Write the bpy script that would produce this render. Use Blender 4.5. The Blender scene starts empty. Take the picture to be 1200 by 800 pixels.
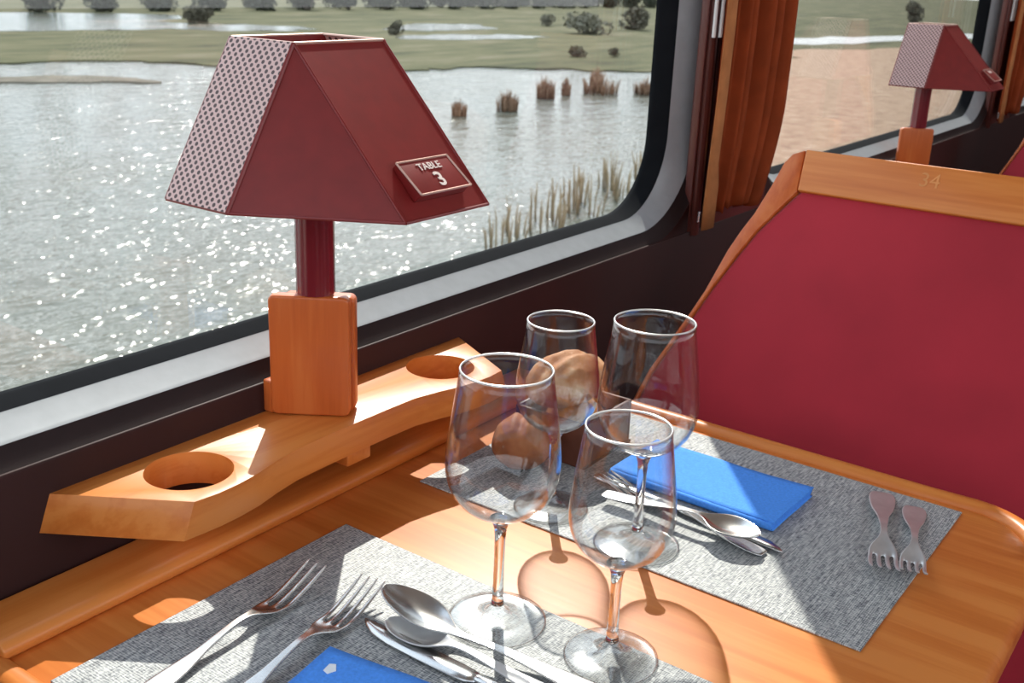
import bpy, bmesh, math, random
from mathutils import Vector, Matrix, noise
random.seed(7)
S = bpy.context.scene
COL = S.collection
PI = math.pi
PITCH = 1.87          # distance between two dining bays along the carriage
SUN = Vector((0.6247, -0.7809, -0.91)).normalized()

# ------------------------------------------------------------------ helpers
def link(o, parent=None):
    COL.objects.link(o)
    if parent is not None:
        o.parent = parent
    return o

def tag(o, label=None, cat=None, group=None, kind=None):
    if label: o['label'] = label
    if cat: o['category'] = cat
    if group: o['group'] = group
    if kind: o['kind'] = kind
    return o

def empty(name, loc=(0, 0, 0), rz=0.0):
    o = bpy.data.objects.new(name, None)
    o.empty_display_size = 0.05
    o.location = loc
    o.rotation_euler = (0, 0, rz)
    return link(o)

def mesh_obj(name, bm, mats, parent=None, smooth=30, bevel=0.0, seg=3, sub=0, loc=(0, 0, 0), solid=0.0, off=0.0):
    bmesh.ops.recalc_face_normals(bm, faces=bm.faces)
    me = bpy.data.meshes.new(name)
    bm.to_mesh(me); bm.free()
    if not isinstance(mats, (list, tuple)): mats = [mats]
    for m in mats: me.materials.append(m)
    o = bpy.data.objects.new(name, me)
    o.location = loc
    if solid:
        s = o.modifiers.new('solid', 'SOLIDIFY'); s.thickness = solid; s.offset = off
    if bevel:
        b = o.modifiers.new('bevel', 'BEVEL'); b.width = bevel; b.segments = seg
        b.limit_method = 'ANGLE'; b.angle_limit = math.radians(35)
    if sub:
        s = o.modifiers.new('sub', 'SUBSURF'); s.levels = sub; s.render_levels = sub
    if smooth:
        for p in me.polygons: p.use_smooth = True
        if smooth < 180:
            me.set_sharp_from_angle(angle=math.radians(smooth)) if not bevel else None
    return link(o, parent)

def BM(): return bmesh.new()

def add_box(bm, x0, x1, y0, y1, z0, z1, M=None):
    vs = [bm.verts.new(v) for v in [(x0,y0,z0),(x1,y0,z0),(x1,y1,z0),(x0,y1,z0),(x0,y0,z1),(x1,y0,z1),(x1,y1,z1),(x0,y1,z1)]]
    if M is not None:
        for v in vs: v.co = M @ v.co
    for f in [(0,3,2,1),(4,5,6,7),(0,1,5,4),(1,2,6,5),(2,3,7,6),(3,0,4,7)]:
        bm.faces.new([vs[i] for i in f])
    return vs

def add_lathe(bm, prof, n=64, c=(0, 0), closed=False, mi=0):
    rings = []
    for r, z in prof:
        if r < 1e-6:
            rings.append([bm.verts.new((c[0], c[1], z))])
        else:
            rings.append([bm.verts.new((c[0]+r*math.cos(2*PI*i/n), c[1]+r*math.sin(2*PI*i/n), z)) for i in range(n)])
    m = len(rings)
    for k in range(m if closed else m-1):
        a, b = rings[k], rings[(k+1) % m]
        for i in range(n):
            j = (i+1) % n
            if len(a) == 1 and len(b) == 1: continue
            if len(a) == 1: f = bm.faces.new((a[0], b[j], b[i]))
            elif len(b) == 1: f = bm.faces.new((a[i], a[j], b[0]))
            else: f = bm.faces.new((a[i], a[j], b[j], b[i]))
            f.material_index = mi

def add_tube(bm, pts, r, n=12, caps=True, sx=1.0):
    pts = [Vector(p) for p in pts]
    rs = r if isinstance(r, (list, tuple)) else [r]*len(pts)
    rings = []
    up = Vector((0, 0, 1))
    for i, p in enumerate(pts):
        t = (pts[min(i+1, len(pts)-1)] - pts[max(i-1, 0)]).normalized()
        u = up if abs(t.z) < .95 else Vector((1, 0, 0))
        a = t.cross(u).normalized(); b = a.cross(t).normalized()
        rings.append([bm.verts.new(p + a*math.cos(2*PI*k/n)*rs[i]*sx + b*math.sin(2*PI*k/n)*rs[i]) for k in range(n)])
    for i in range(len(rings)-1):
        for k in range(n):
            bm.faces.new((rings[i][k], rings[i][(k+1) % n], rings[i+1][(k+1) % n], rings[i+1][k]))
    if caps:
        bm.faces.new(rings[0]); bm.faces.new(rings[-1])

def add_prism(bm, poly, f0, f1):
    """poly: list of 2-D points; f0/f1 map a point to the two end positions."""
    a = [bm.verts.new(f0(p)) for p in poly]; b = [bm.verts.new(f1(p)) for p in poly]
    n = len(poly)
    bm.faces.new(a); bm.faces.new(list(reversed(b)))
    for i in range(n):
        bm.faces.new((a[i], b[i], b[(i+1) % n], a[(i+1) % n]))

def plate_bm(outer, holes, mapf, t0, t1):
    """flat plate with holes; 2-D loops, mapped by mapf(u, v, w), w from t0 to t1"""
    cu = bpy.data.curves.new('tmp', 'CURVE'); cu.dimensions = '2D'; cu.fill_mode = 'BOTH'; cu.extrude = 0.5
    for loop in [outer]+holes:
        sp = cu.splines.new('POLY'); sp.points.add(len(loop)-1)
        for p, q in zip(sp.points, loop): p.co = (q[0], q[1], 0, 1)
        sp.use_cyclic_u = True
    o = bpy.data.objects.new('tmp', cu); COL.objects.link(o)
    me = bpy.data.meshes.new_from_object(o.evaluated_get(bpy.context.evaluated_depsgraph_get()))
    bm = bmesh.new(); bm.from_mesh(me)
    bpy.data.objects.remove(o); bpy.data.meshes.remove(me); bpy.data.curves.remove(cu)
    bmesh.ops.remove_doubles(bm, verts=bm.verts, dist=1e-6)
    for v in bm.verts:
        v.co = mapf(v.co.x, v.co.y, t0 + (v.co.z+.5)*(t1-t0))
    return bm

def rrect(y0, y1, z0, z1, r, n=10):
    out = []
    for cy, cz, a0 in [(y1-r, z0+r, -90), (y1-r, z1-r, 0), (y0+r, z1-r, 90), (y0+r, z0+r, 180)]:
        for i in range(n+1):
            a = math.radians(a0 + 90*i/n)
            out.append((cy+r*math.cos(a), cz+r*math.sin(a)))
    return out

def circ(cx, cy, r, n=48):
    return [(cx+r*math.cos(2*PI*i/n), cy+r*math.sin(2*PI*i/n)) for i in range(n)]

def text_mesh(name, body, size, M, mat, parent, extrude=.0003, bold=0.0):
    cu = bpy.data.curves.new('txt', 'FONT'); cu.body = body; cu.size = size; cu.align_x = 'CENTER'; cu.align_y = 'CENTER'
    cu.extrude = extrude; cu.offset = bold
    o = bpy.data.objects.new('txt', cu); COL.objects.link(o)
    me = bpy.data.meshes.new_from_object(o.evaluated_get(bpy.context.evaluated_depsgraph_get()))
    bpy.data.objects.remove(o); bpy.data.curves.remove(cu)
    me.name = name; me.transform(M); me.materials.clear(); me.materials.append(mat)
    return link(bpy.data.objects.new(name, me), parent)

def copy_tree(o, parent=None):
    c = o.copy(); COL.objects.link(c)
    if parent is not None: c.parent = parent
    for ch in list(o.children): copy_tree(ch, c)
    return c

# ------------------------------------------------------------------ materials
def new_mat(name):
    m = bpy.data.materials.new(name); m.use_nodes = True
    nt = m.node_tree; nt.nodes.clear()
    out = nt.nodes.new('ShaderNodeOutputMaterial')
    return m, nt, out

def N(nt, t, **kw):
    n = nt.nodes.new('ShaderNode'+t)
    for k, v in kw.items():
        if k.startswith('i_'): n.inputs[k[2:].replace('_', ' ')].default_value = v
        else: setattr(n, k, v)
    return n

def srgb(r, g, b):
    f = lambda c: (c/255/12.92) if c/255 <= .04045 else ((c/255+.055)/1.055)**2.4
    return (f(r), f(g), f(b), 1)

def ramp(nt, stops):
    n = nt.nodes.new('ShaderNodeValToRGB')
    el = n.color_ramp.elements
    while len(el) < len(stops): el.new(0.5)
    for e, (p, c) in zip(el, stops): e.position = p; e.color = c
    return n

def coords(nt, scale=(1, 1, 1), rot=(0, 0, 0)):
    tc = N(nt, 'TexCoord'); mp = N(nt, 'Mapping')
    mp.inputs['Scale'].default_value = scale; mp.inputs['Rotation'].default_value = rot
    nt.links.new(tc.outputs['Object'], mp.inputs['Vector'])
    return mp

def bump(nt, src, strength, dist, bsdf):
    b = N(nt, 'Bump'); b.inputs['Strength'].default_value = strength; b.inputs['Distance'].default_value = dist
    nt.links.new(src, b.inputs['Height']); nt.links.new(b.outputs[0], bsdf.inputs['Normal'])

def plain(name, col, rough=.5, metal=0.0, noise_amt=.12, nscale=30, bmp=0.0, coat=0.0, spec=.5, trans=0.0, sheen=0.0):
    m, nt, out = new_mat(name)
    p = N(nt, 'BsdfPrincipled'); nt.links.new(p.outputs[0], out.inputs[0])
    mp = coords(nt)
    no = N(nt, 'TexNoise'); no.inputs['Scale'].default_value = nscale; no.inputs['Detail'].default_value = 5
    nt.links.new(mp.outputs[0], no.inputs['Vector'])
    lo = tuple(c*(1-noise_amt) for c in col[:3])+(1,); hi = tuple(min(1, c*(1+noise_amt)) for c in col[:3])+(1,)
    r = ramp(nt, [(.3, lo), (.7, hi)]); nt.links.new(no.outputs[0], r.inputs[0])
    nt.links.new(r.outputs[0], p.inputs['Base Color'])
    p.inputs['Roughness'].default_value = rough; p.inputs['Metallic'].default_value = metal
    p.inputs['Coat Weight'].default_value = coat; p.inputs['Coat Roughness'].default_value = .15
    p.inputs['Specular IOR Level'].default_value = spec
    if sheen: p.inputs['Sheen Weight'].default_value = sheen
    if bmp: bump(nt, no.outputs[0], bmp, .002, p)
    if trans:
        t = N(nt, 'BsdfTranslucent'); nt.links.new(r.outputs[0], t.inputs['Color'])
        mx = N(nt, 'MixShader'); mx.inputs[0].default_value = trans
        nt.links.new(p.outputs[0], mx.inputs[1]); nt.links.new(t.outputs[0], mx.inputs[2]); nt.links.new(mx.outputs[0], out.inputs[0])
    return m

def wood(name, dark, mid, light, axis='y', rough=.36, coat=.12):
    m, nt, out = new_mat(name)
    p = N(nt, 'BsdfPrincipled'); nt.links.new(p.outputs[0], out.inputs[0])
    sc = {'x': (1.5, 26, 26), 'y': (26, 1.5, 26), 'z': (26, 26, 1.5)}[axis]
    mp = coords(nt, sc)
    n1 = N(nt, 'TexNoise'); n1.inputs['Scale'].default_value = 1.6; n1.inputs['Detail'].default_value = 6; n1.inputs['Distortion'].default_value = .8
    nt.links.new(mp.outputs[0], n1.inputs['Vector'])
    sc2 = tuple(v*5 for v in sc); mp2 = coords(nt, sc2)
    n2 = N(nt, 'TexNoise'); n2.inputs['Scale'].default_value = 1.5; n2.inputs['Detail'].default_value = 3
    nt.links.new(mp2.outputs[0], n2.inputs['Vector'])
    mp3 = coords(nt, (3, 3, 3)); n3 = N(nt, 'TexNoise'); n3.inputs['Scale'].default_value = 1.2
    nt.links.new(mp3.outputs[0], n3.inputs['Vector'])
    a = N(nt, 'Math', operation='MULTIPLY_ADD'); a.inputs[1].default_value = .35
    nt.links.new(n2.outputs[0], a.inputs[0]); nt.links.new(n1.outputs[0], a.inputs[2])
    b = N(nt, 'Math', operation='MULTIPLY_ADD'); b.inputs[1].default_value = .4
    nt.links.new(n3.outputs[0], b.inputs[0]); nt.links.new(a.outputs[0], b.inputs[2])
    r = ramp(nt, [(.62, dark), (.86, mid), (1.0, light)]); nt.links.new(b.outputs[0], r.inputs[0])
    nt.links.new(r.outputs[0], p.inputs['Base Color'])
    p.inputs['Roughness'].default_value = rough; p.inputs['Coat Weight'].default_value = coat; p.inputs['Coat Roughness'].default_value = .12; p.inputs['Specular IOR Level'].default_value = .35
    bump(nt, n2.outputs[0], .05, .001, p)
    return m

WD, WM, WL = (.54, .140, .022, 1), (.63, .190, .036, 1), (.69, .235, .052, 1)
M = {}
M['wood_x'] = wood('honey_wood_x', WD, WM, WL, 'x')
M['wood_y'] = wood('honey_wood_y', WD, WM, WL, 'y')
M['wood_z'] = wood('honey_wood_z', (.46, .088, .017, 1), (.56, .125, .026, 1), (.61, .16, .038, 1), 'z')
M['burgundy_lacquer'] = plain('burgundy_lacquer', (.20, .013, .012, 1), .42, noise_amt=.08, nscale=60, coat=.1)
M['burgundy_gloss'] = plain('burgundy_gloss', (.17, .012, .018, 1), .22, noise_amt=.05, coat=.6)
M['velvet'] = plain('burgundy_velvet', (.39, .021, .036, 1), .85, noise_amt=.10, nscale=9, spec=.2, sheen=.35)
M['wall_brown'] = plain('dark_brown_panel', (.034, .0105, .009, 1), .55, noise_amt=.15, nscale=8, spec=.22)
M['pillar_brown'] = plain('red_brown_trim', (.11, .028, .022, 1), .3, noise_amt=.1, nscale=20, coat=.3)
M['gasket'] = plain('black_rubber', (.010, .011, .013, 1), .9, spec=.03)
M['lip'] = plain('dark_frame_lip', (.022, .012, .012, 1), .6, spec=.2)
M['frame_grey'] = plain('grey_painted_aluminium', (.36, .38, .395, 1), .38, metal=.2, noise_amt=.05, nscale=60)
M['steel'] = plain('brushed_steel', (.62, .62, .61, 1), .24, metal=1.0, noise_amt=.06, nscale=80)
M['steel_dull'] = plain('worn_steel', (.66, .66, .66, 1), .42, metal=.75, noise_amt=.1, nscale=60)
M['white_metal'] = plain('white_enamel', (.75, .75, .73, 1), .3)
M['napkin'] = plain('blue_paper', (.085, .31, .93, 1), .85, noise_amt=.12, nscale=420, bmp=.15, spec=.2)
M['white_print'] = plain('white_print', (.8, .85, .9, 1), .7)
M['gold_and_lit_rim'] = plain('pale_brass_and_lit_rim', (.62, .40, .33, 1), .35, metal=.5)
M['letter'] = plain('cream_lettering', (.85, .72, .66, 1), .4)
M['curtain'] = plain('orange_curtain', (.40, .072, .018, 1), .8, noise_amt=.16, nscale=25, trans=.40, spec=.2)
M['curtain_hem'] = plain('curtain_hem', (.56, .22, .08, 1), .8, noise_amt=.12, nscale=40, trans=.3, spec=.2)
M['floor'] = plain('carpet', (.06, .025, .022, 1), .9, nscale=200, bmp=.3)
M['ceiling'] = plain('ceiling_cream', (.55, .50, .44, 1), .7)
M['box_leather'] = plain('brown_leatherette', (.12, .035, .018, 1), .45, noise_amt=.2, nscale=50, bmp=.1)
M['stitch'] = plain('black_piping', (.01, .01, .01, 1), .5)
M['carving'] = plain('pale_worn_number', (.74, .30, .09, 1), .5)

def bread_mat():
    m, nt, out = new_mat('bread_crust')
    p = N(nt, 'BsdfPrincipled'); nt.links.new(p.outputs[0], out.inputs[0])
    mp = coords(nt, (1, 1, 1)); n1 = N(nt, 'TexNoise'); n1.inputs['Scale'].default_value = 38; n1.inputs['Detail'].default_value = 8
    nt.links.new(mp.outputs[0], n1.inputs['Vector'])
    r = ramp(nt, [(.3, (.33, .11, .035, 1)), (.55, (.55, .24, .09, 1)), (.72, (.84, .62, .40, 1))])
    nt.links.new(n1.outputs[0], r.inputs[0]); nt.links.new(r.outputs[0], p.inputs['Base Color'])
    p.inputs['Roughness'].default_value = .7; bump(nt, n1.outputs[0], .6, .004, p)
    return m
M['bread'] = bread_mat()
M['bread_shaded'] = bread_mat()
for e, c in zip([n for n in M['bread_shaded'].node_tree.nodes if n.type == 'VALTORGB'][0].color_ramp.elements, [(.24, .07, .02, 1), (.40, .14, .045, 1), (.50, .22, .09, 1)]): e.color = c  # same crust recoloured darker, shade painted in for the low roll

def perforated():
    m, nt, out = new_mat('perforated_panel')
    p = N(nt, 'BsdfPrincipled'); nt.links.new(p.outputs[0], out.inputs[0])
    uv = N(nt, 'UVMap')
    def dist(off):
        add = N(nt, 'VectorMath', operation='ADD'); add.inputs[1].default_value = (off, off, 0)
        fr = N(nt, 'VectorMath', operation='FRACTION'); sub = N(nt, 'VectorMath', operation='SUBTRACT'); sub.inputs[1].default_value = (.5, .5, 0)
        ln = N(nt, 'VectorMath', operation='LENGTH')
        nt.links.new(uv.outputs[0], add.inputs[0]); nt.links.new(add.outputs[0], fr.inputs[0])
        nt.links.new(fr.outputs[0], sub.inputs[0]); nt.links.new(sub.outputs[0], ln.inputs[0])
        return ln.outputs['Value']
    mn = N(nt, 'Math', operation='MINIMUM'); nt.links.new(dist(0.0), mn.inputs[0]); nt.links.new(dist(.5), mn.inputs[1])
    gt = N(nt, 'Math', operation='GREATER_THAN'); gt.inputs[1].default_value = .235; nt.links.new(mn.outputs[0], gt.inputs[0])
    mx = N(nt, 'MixRGB'); mx.inputs[1].default_value = (.045, .008, .008, 1); mx.inputs[2].default_value = (.64, .42, .39, 1)  # pale pink is glare painted over burgundy metal; dark dots are the holes
    nt.links.new(gt.outputs[0], mx.inputs[0]); nt.links.new(mx.outputs[0], p.inputs['Base Color'])
    p.inputs['Roughness'].default_value = .35
    return m
M['perforated'] = perforated()

def mat_weave():
    m, nt, out = new_mat('woven_vinyl')
    p = N(nt, 'BsdfPrincipled'); nt.links.new(p.outputs[0], out.inputs[0])
    mp = coords(nt, (1, 1, 1))
    # long streaks that run along the carriage, broken by cross threads
    mpa = coords(nt, (700, 55, 1)); na = N(nt, 'TexNoise'); na.inputs['Scale'].default_value = 1; na.inputs['Detail'].default_value = 2
    nt.links.new(mpa.outputs[0], na.inputs['Vector'])
    mpb = coords(nt, (260, 620, 1)); nb = N(nt, 'TexNoise'); nb.inputs['Scale'].default_value = 1; nb.inputs['Detail'].default_value = 1
    nt.links.new(mpb.outputs[0], nb.inputs['Vector'])
    w1 = N(nt, 'TexWave', wave_type='BANDS', bands_direction='X'); w1.inputs['Scale'].default_value = 190; w1.inputs['Distortion'].default_value = .4
    w2 = N(nt, 'TexWave', wave_type='BANDS', bands_direction='Y'); w2.inputs['Scale'].default_value = 150; w2.inputs['Distortion'].default_value = .4
    nt.links.new(mp.outputs[0], w1.inputs['Vector']); nt.links.new(mp.outputs[0], w2.inputs['Vector'])
    s = N(nt, 'Math', operation='ADD'); nt.links.new(na.outputs[0], s.inputs[0]); nt.links.new(nb.outputs[0], s.inputs[1])
    s2 = N(nt, 'Math', operation='MULTIPLY_ADD'); s2.inputs[1].default_value = .22
    nt.links.new(w2.outputs['Fac'], s2.inputs[0]); nt.links.new(s.outputs[0], s2.inputs[2])
    s3 = N(nt, 'Math', operation='MULTIPLY_ADD'); s3.inputs[1].default_value = .18
    nt.links.new(w1.outputs['Fac'], s3.inputs[0]); nt.links.new(s2.outputs[0], s3.inputs[2])
    r = ramp(nt, [(.0, (.050, .058, .068, 1)), (.30, (.17, .185, .20, 1)), (.55, (.36, .375, .375, 1)), (1.0, (.66, .67, .64, 1))])
    mr = N(nt, 'MapRange'); mr.inputs['From Min'].default_value = .80; mr.inputs['From Max'].default_value = 1.55
    nt.links.new(s3.outputs[0], mr.inputs[0]); nt.links.new(mr.outputs[0], r.inputs[0]); nt.links.new(r.outputs[0], p.inputs['Base Color'])
    p.inputs['Roughness'].default_value = .55
    bump(nt, s3.outputs[0], .35, .0006, p)
    return m
M['weave'] = mat_weave()

def clear_glass(name, tint, f0, power, rough=.0, edge=.0, edgecol=(.55, .6, .62, 1)):
    """thin clear glass: mirror reflection that grows towards grazing angles, otherwise see-through"""
    m, nt, out = new_mat(name)
    lw = N(nt, 'LayerWeight'); lw.inputs['Blend'].default_value = .5
    pw = N(nt, 'Math', operation='POWER'); pw.inputs[1].default_value = power; nt.links.new(lw.outputs['Facing'], pw.inputs[0])
    ma = N(nt, 'Math', operation='MULTIPLY_ADD', use_clamp=True); ma.inputs[1].default_value = 1-f0; ma.inputs[2].default_value = f0
    nt.links.new(pw.outputs[0], ma.inputs[0])
    t = N(nt, 'BsdfTransparent'); g = N(nt, 'BsdfGlossy'); g.inputs['Roughness'].default_value = rough
    mc = N(nt, 'MixRGB'); mc.inputs[1].default_value = tint; mc.inputs[2].default_value = edgecol
    p2 = N(nt, 'Math', operation='POWER'); p2.inputs[1].default_value = 3.0; nt.links.new(lw.outputs['Facing'], p2.inputs[0])
    p3 = N(nt, 'Math', operation='MULTIPLY'); p3.inputs[1].default_value = edge; nt.links.new(p2.outputs[0], p3.inputs[0])
    nt.links.new(p3.outputs[0], mc.inputs[0]); nt.links.new(mc.outputs[0], t.inputs['Color'])
    mx = N(nt, 'MixShader'); nt.links.new(ma.outputs[0], mx.inputs[0]); nt.links.new(t.outputs[0], mx.inputs[1]); nt.links.new(g.outputs[0], mx.inputs[2])
    nt.links.new(mx.outputs[0], out.inputs[0])
    return m
M['pane'] = clear_glass('window_glass', (.96, .97, .96, 1), .035, 5)
M['bowl_glass'] = clear_glass('wine_glass_bowl', (.985, .985, .985, 1), .045, 3.0, .03, .8, (.80, .82, .83, 1))
M['foot_glass'] = clear_glass('wine_glass_foot', (.975, .98, .98, 1), .10, 2.4, .12, .6, (.74, .77, .78, 1))
M['rim_glass'] = clear_glass('wine_glass_rim', (.9, .92, .93, 1), .55, 1.5, .28, .3, (.8, .82, .84, 1))
def solid_glass():
    m, nt, out = new_mat('wine_glass_stem')
    g = N(nt, 'BsdfGlass'); g.inputs['IOR'].default_value = 1.5; g.inputs['Roughness'].default_value = .01; g.inputs['Color'].default_value = (.97, .98, .98, 1)
    nt.links.new(g.outputs[0], out.inputs[0]); return m
M['stem_glass'] = solid_glass()

def water_mat():
    m, nt, out = new_mat('lake_water')
    p = N(nt, 'BsdfPrincipled'); nt.links.new(p.outputs[0], out.inputs[0])
    tc = N(nt, 'TexCoord')
    def nz(scale, sc=(1, 1, 1), det=3):
        mp = N(nt, 'Mapping'); mp.inputs['Scale'].default_value = sc; mp.inputs['Rotation'].default_value = (0, 0, math.radians(35))
        nt.links.new(tc.outputs['Object'], mp.inputs['Vector'])
        n = N(nt, 'TexNoise'); n.inputs['Scale'].default_value = scale; n.inputs['Detail'].default_value = det; n.inputs['Roughness'].default_value = .6
        nt.links.new(mp.outputs[0], n.inputs['Vector']); return n
    a = nz(1.3, (1, .45, 1), 4); b = nz(5.5, (1, .6, 1), 2); c = nz(.12, (1, 1, 1), 3)
    s = N(nt, 'Math', operation='MULTIPLY_ADD'); s.inputs[1].default_value = .26
    nt.links.new(b.outputs[0], s.inputs[0]); nt.links.new(a.outputs[0], s.inputs[2])
    r = ramp(nt, [(.35, (.085, .085, .062, 1)), (.65, (.11, .118, .10, 1))]); nt.links.new(c.outputs[0], r.inputs[0]); nt.links.new(r.outputs[0], p.inputs['Base Color'])
    p.inputs['Roughness'].default_value = .10; p.inputs['IOR'].default_value = 1.33
    bump(nt, s.outputs[0], 1.0, .175, p)
    return m
M['water'] = water_mat()

def ground(name, cols, scale, bmp=.4, sc=(1, 1, 1)):
    m, nt, out = new_mat(name)
    p = N(nt, 'BsdfPrincipled'); nt.links.new(p.outputs[0], out.inputs[0])
    mp = coords(nt, sc); n1 = N(nt, 'TexNoise'); n1.inputs['Scale'].default_value = scale; n1.inputs['Detail'].default_value = 10; n1.inputs['Roughness'].default_value = .65
    nt.links.new(mp.outputs[0], n1.inputs['Vector'])
    k = len(cols); r = ramp(nt, [(.34+.32*i/(k-1), c) for i, c in enumerate(cols)])
    nt.links.new(n1.outputs[0], r.inputs[0]); nt.links.new(r.outputs[0], p.inputs['Base Color'])
    p.inputs['Roughness'].default_value = .95; p.inputs['Specular IOR Level'].default_value = .1
    if bmp: bump(nt, n1.outputs[0], bmp, .2, p)
    return m
M['marsh'] = ground('marsh_grass', [(.040, .042, .022, 1), (.068, .070, .034, 1), (.092, .088, .045, 1), (.13, .115, .075, 1)], .35, sc=(1.4, .4, 1))
M['dry_field'] = ground('dry_reed_field', [(.20, .13, .09, 1), (.26, .175, .12, 1), (.30, .205, .14, 1), (.36, .27, .20, 1)], 1.6)  # tan also takes in the interior's warm reflection in the farther window
M['mud'] = ground('wet_mud', [(.10, .09, .07, 1), (.17, .15, .12, 1)], .8)
M['tree'] = ground('grey_green_foliage', [(.035, .042, .03, 1), (.065, .072, .05, 1), (.10, .105, .075, 1)], 2.4, bmp=1)
M['bush'] = ground('dark_bush', [(.075, .072, .055, 1), (.16, .15, .11, 1)], 3.0, bmp=1)
M['pale_bush'] = ground('pale_shrub', [(.12, .12, .09, 1), (.27, .26, .20, 1)], 3.0, bmp=1)
M['reed'] = ground('brown_reed', [(.12, .07, .045, 1), (.24, .15, .10, 1), (.36, .25, .17, 1)], 3.0)
M['tan_reed'] = ground('pale_reed', [(.24, .185, .11, 1), (.36, .29, .19, 1)], 3.0)
M['hill'] = ground('hazy_hill', [(.20, .25, .28, 1), (.26, .31, .33, 1)], .02, bmp=0)

# ------------------------------------------------------------------ the carriage: wall, windows, floor, ceiling
WX = -0.735            # inner face of the window wall
Y_WIN = [(-1.91, -.394), (-.04, 1.476), (1.83, 3.350), (3.70, 5.22)]
Z0G, Z1G = 0.1504, 1.03
XG = -0.800
def opening(y0, y1, d):
    e = 3*d if d < .0196 else .0588+(d-.0196)*.5
    return rrect(y0-e, y1+e, Z0G-d, Z1G+d, .110+min(d, .0196)*2.2, 14)

wall_outer = [(-2.4, -.78), (5.7, -.78), (5.7, 1.38), (-2.4, 1.38)]
bm = plate_bm(wall_outer, [opening(a, b, .0375) for a, b in Y_WIN], lambda u, v, w: Vector((w, u, v)), -.807, WX)
tag(mesh_obj('wall_left', bm, M['wall_brown'], smooth=0), kind='structure')
# lower panel seam board under the windows
bm = BM(); add_box(bm, WX-.002, WX+.0025, -2.4, 5.7, -.74, .1150)
tag(mesh_obj('trim_1', bm, M['wall_brown'], bevel=.003), kind='structure')

def ring_loft(loops, name, mat, parent, mats_for=None):
    """loops: list of (list of (y,z), x); closed rings joined one to the next"""
    bm = BM(); rings = [[bm.verts.new((x, y, z)) for y, z in lp] for lp, x in loops]
    n = len(rings[0])
    for a, b in zip(rings, rings[1:]):
        for i in range(n): bm.faces.new((a[i], a[(i+1) % n], b[(i+1) % n], b[i]))
    return mesh_obj(name, bm, mat, parent, smooth=180)

for k, (ya, yb) in enumerate(Y_WIN):
    w = empty('window_%d' % (k+1), (0, 0, 0)); tag(w, kind='structure')
    O = lambda d: opening(ya, yb, d)
    ring_loft([(O(.0375), XG-.0065), (O(.0003), XG-.0065), (O(0), XG), (O(0.0003), XG+.004), (O(.0018), -.787), (O(.0032), -.779), (O(.0040), -.7755)], 'gasket', M['gasket'], w)
    ring_loft([(O(.0040), -.7757), (O(.0055), -.7735), (O(.0095), -.7670), (O(.0140), -.7595), (O(.0175), -.7535), (O(.0190), -.7508), (O(.0196), -.7500)], 'frame', M['frame_grey'], w)
    ring_loft([(O(.0196), -.7500), (O(.0210), -.7492), (O(.0300), -.7425), (O(.0370), -.7370), (O(.0378), -.7355)], 'frame_lip', M['lip'], w)
    bm = BM(); add_prism(bm, opening(ya, yb, .004), lambda p: (XG-.005, p[0], p[1]), lambda p: (XG, p[0], p[1]))
    mesh_obj('pane', bm, M['pane'], w, smooth=0)

# upright red-brown mouldings on the piers between the windows
for k, yc in enumerate([1.518-PITCH, 1.518, 1.518+PITCH]):
    bm = BM()
    add_prism(bm, [(-.010, 0), (.012, 0), (.0105, .006), (.004, .0105), (-.004, .011), (-.009, .006)],
              lambda p: (WX+p[1]-(.014 if p[1] == 0 else 0), yc+p[0], .108), lambda p: (WX+p[1]-(.014 if p[1] == 0 else 0), yc+p[0], 1.37))
    add_box(bm, WX-.010, WX+.002, yc-.016, yc-.0085, .114, 1.37)
    add_box(bm, WX-.001, WX+.003, yc+.030, yc+.27, .114, 1.37)
    tag(mesh_obj('trim_%d' % (k+2), bm, M['pillar_brown'], bevel=.0015), kind='structure')

bm = BM(); add_box(bm, -.80, 1.56, -2.46, -2.4, -.75, .32)  # unseen half-height wall, added to cut low fill light from behind the camera
tag(mesh_obj('wall_front_added', bm, M['wall_brown'], smooth=0), kind='structure')
bm = BM(); add_box(bm, -.80, 1.5, -2.4, 5.7, -.80, -.75)
tag(mesh_obj('floor', bm, M['floor'], smooth=0), kind='structure')
bm = BM(); add_box(bm, -.80, 1.5, -.9, 5.7, 1.38, 1.43)
bm0 = BM(); add_box(bm0, -.80, 1.5, 5.70, 5.76, -.75, 1.38)  # unseen end wall, added to keep bright sky out of grazing wall reflections
tag(mesh_obj('wall_back_added', bm0, M['wall_brown'], smooth=0), kind='structure')
bm0 = BM(); add_box(bm0, 1.5, 1.56, -2.4, 5.7, -.75, .32)  # unseen low wall, added so side light comes from above and darkens the lower bench
tag(mesh_obj('wall_right_added', bm0, M['wall_brown'], smooth=0), kind='structure')
tag(mesh_obj('ceiling', bm, M['ceiling'], smooth=0), kind='structure')

# ------------------------------------------------------------------ dining table
tab = empty('dining_table', (-.42, .70, -.75))
tag(tab, 'honey-coloured wooden dining table fixed under the window, laid with grey mats and wine glasses', 'table')
def inv(o, bm):
    for v in bm.verts: v.co -= o.location
TX1, TY0, TY1, TR = -.094, .318, 1.078, .085
def table_outline(d=0):
    o = [(-.732, TY0+d), (TX1-TR, TY0+d)]
    for i in range(1, 13):
        a = math.radians(-90+90*i/12); o.append((TX1-TR+(TR-d)*math.cos(a), TY0+TR+(TR-d)*math.sin(a)))
    for i in range(0, 13):
        a = math.radians(90*i/12); o.append((TX1-TR+(TR-d)*math.cos(a), TY1-TR+(TR-d)*math.sin(a)))
    o.append((-.732, TY1-d)); return o
bm = BM(); add_prism(bm, table_outline(), lambda p: (p[0], p[1], -.032), lambda p: (p[0], p[1], 0)); inv(tab, bm)
mesh_obj('tabletop', bm, M['wood_x'], tab, bevel=.009, seg=4)
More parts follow.
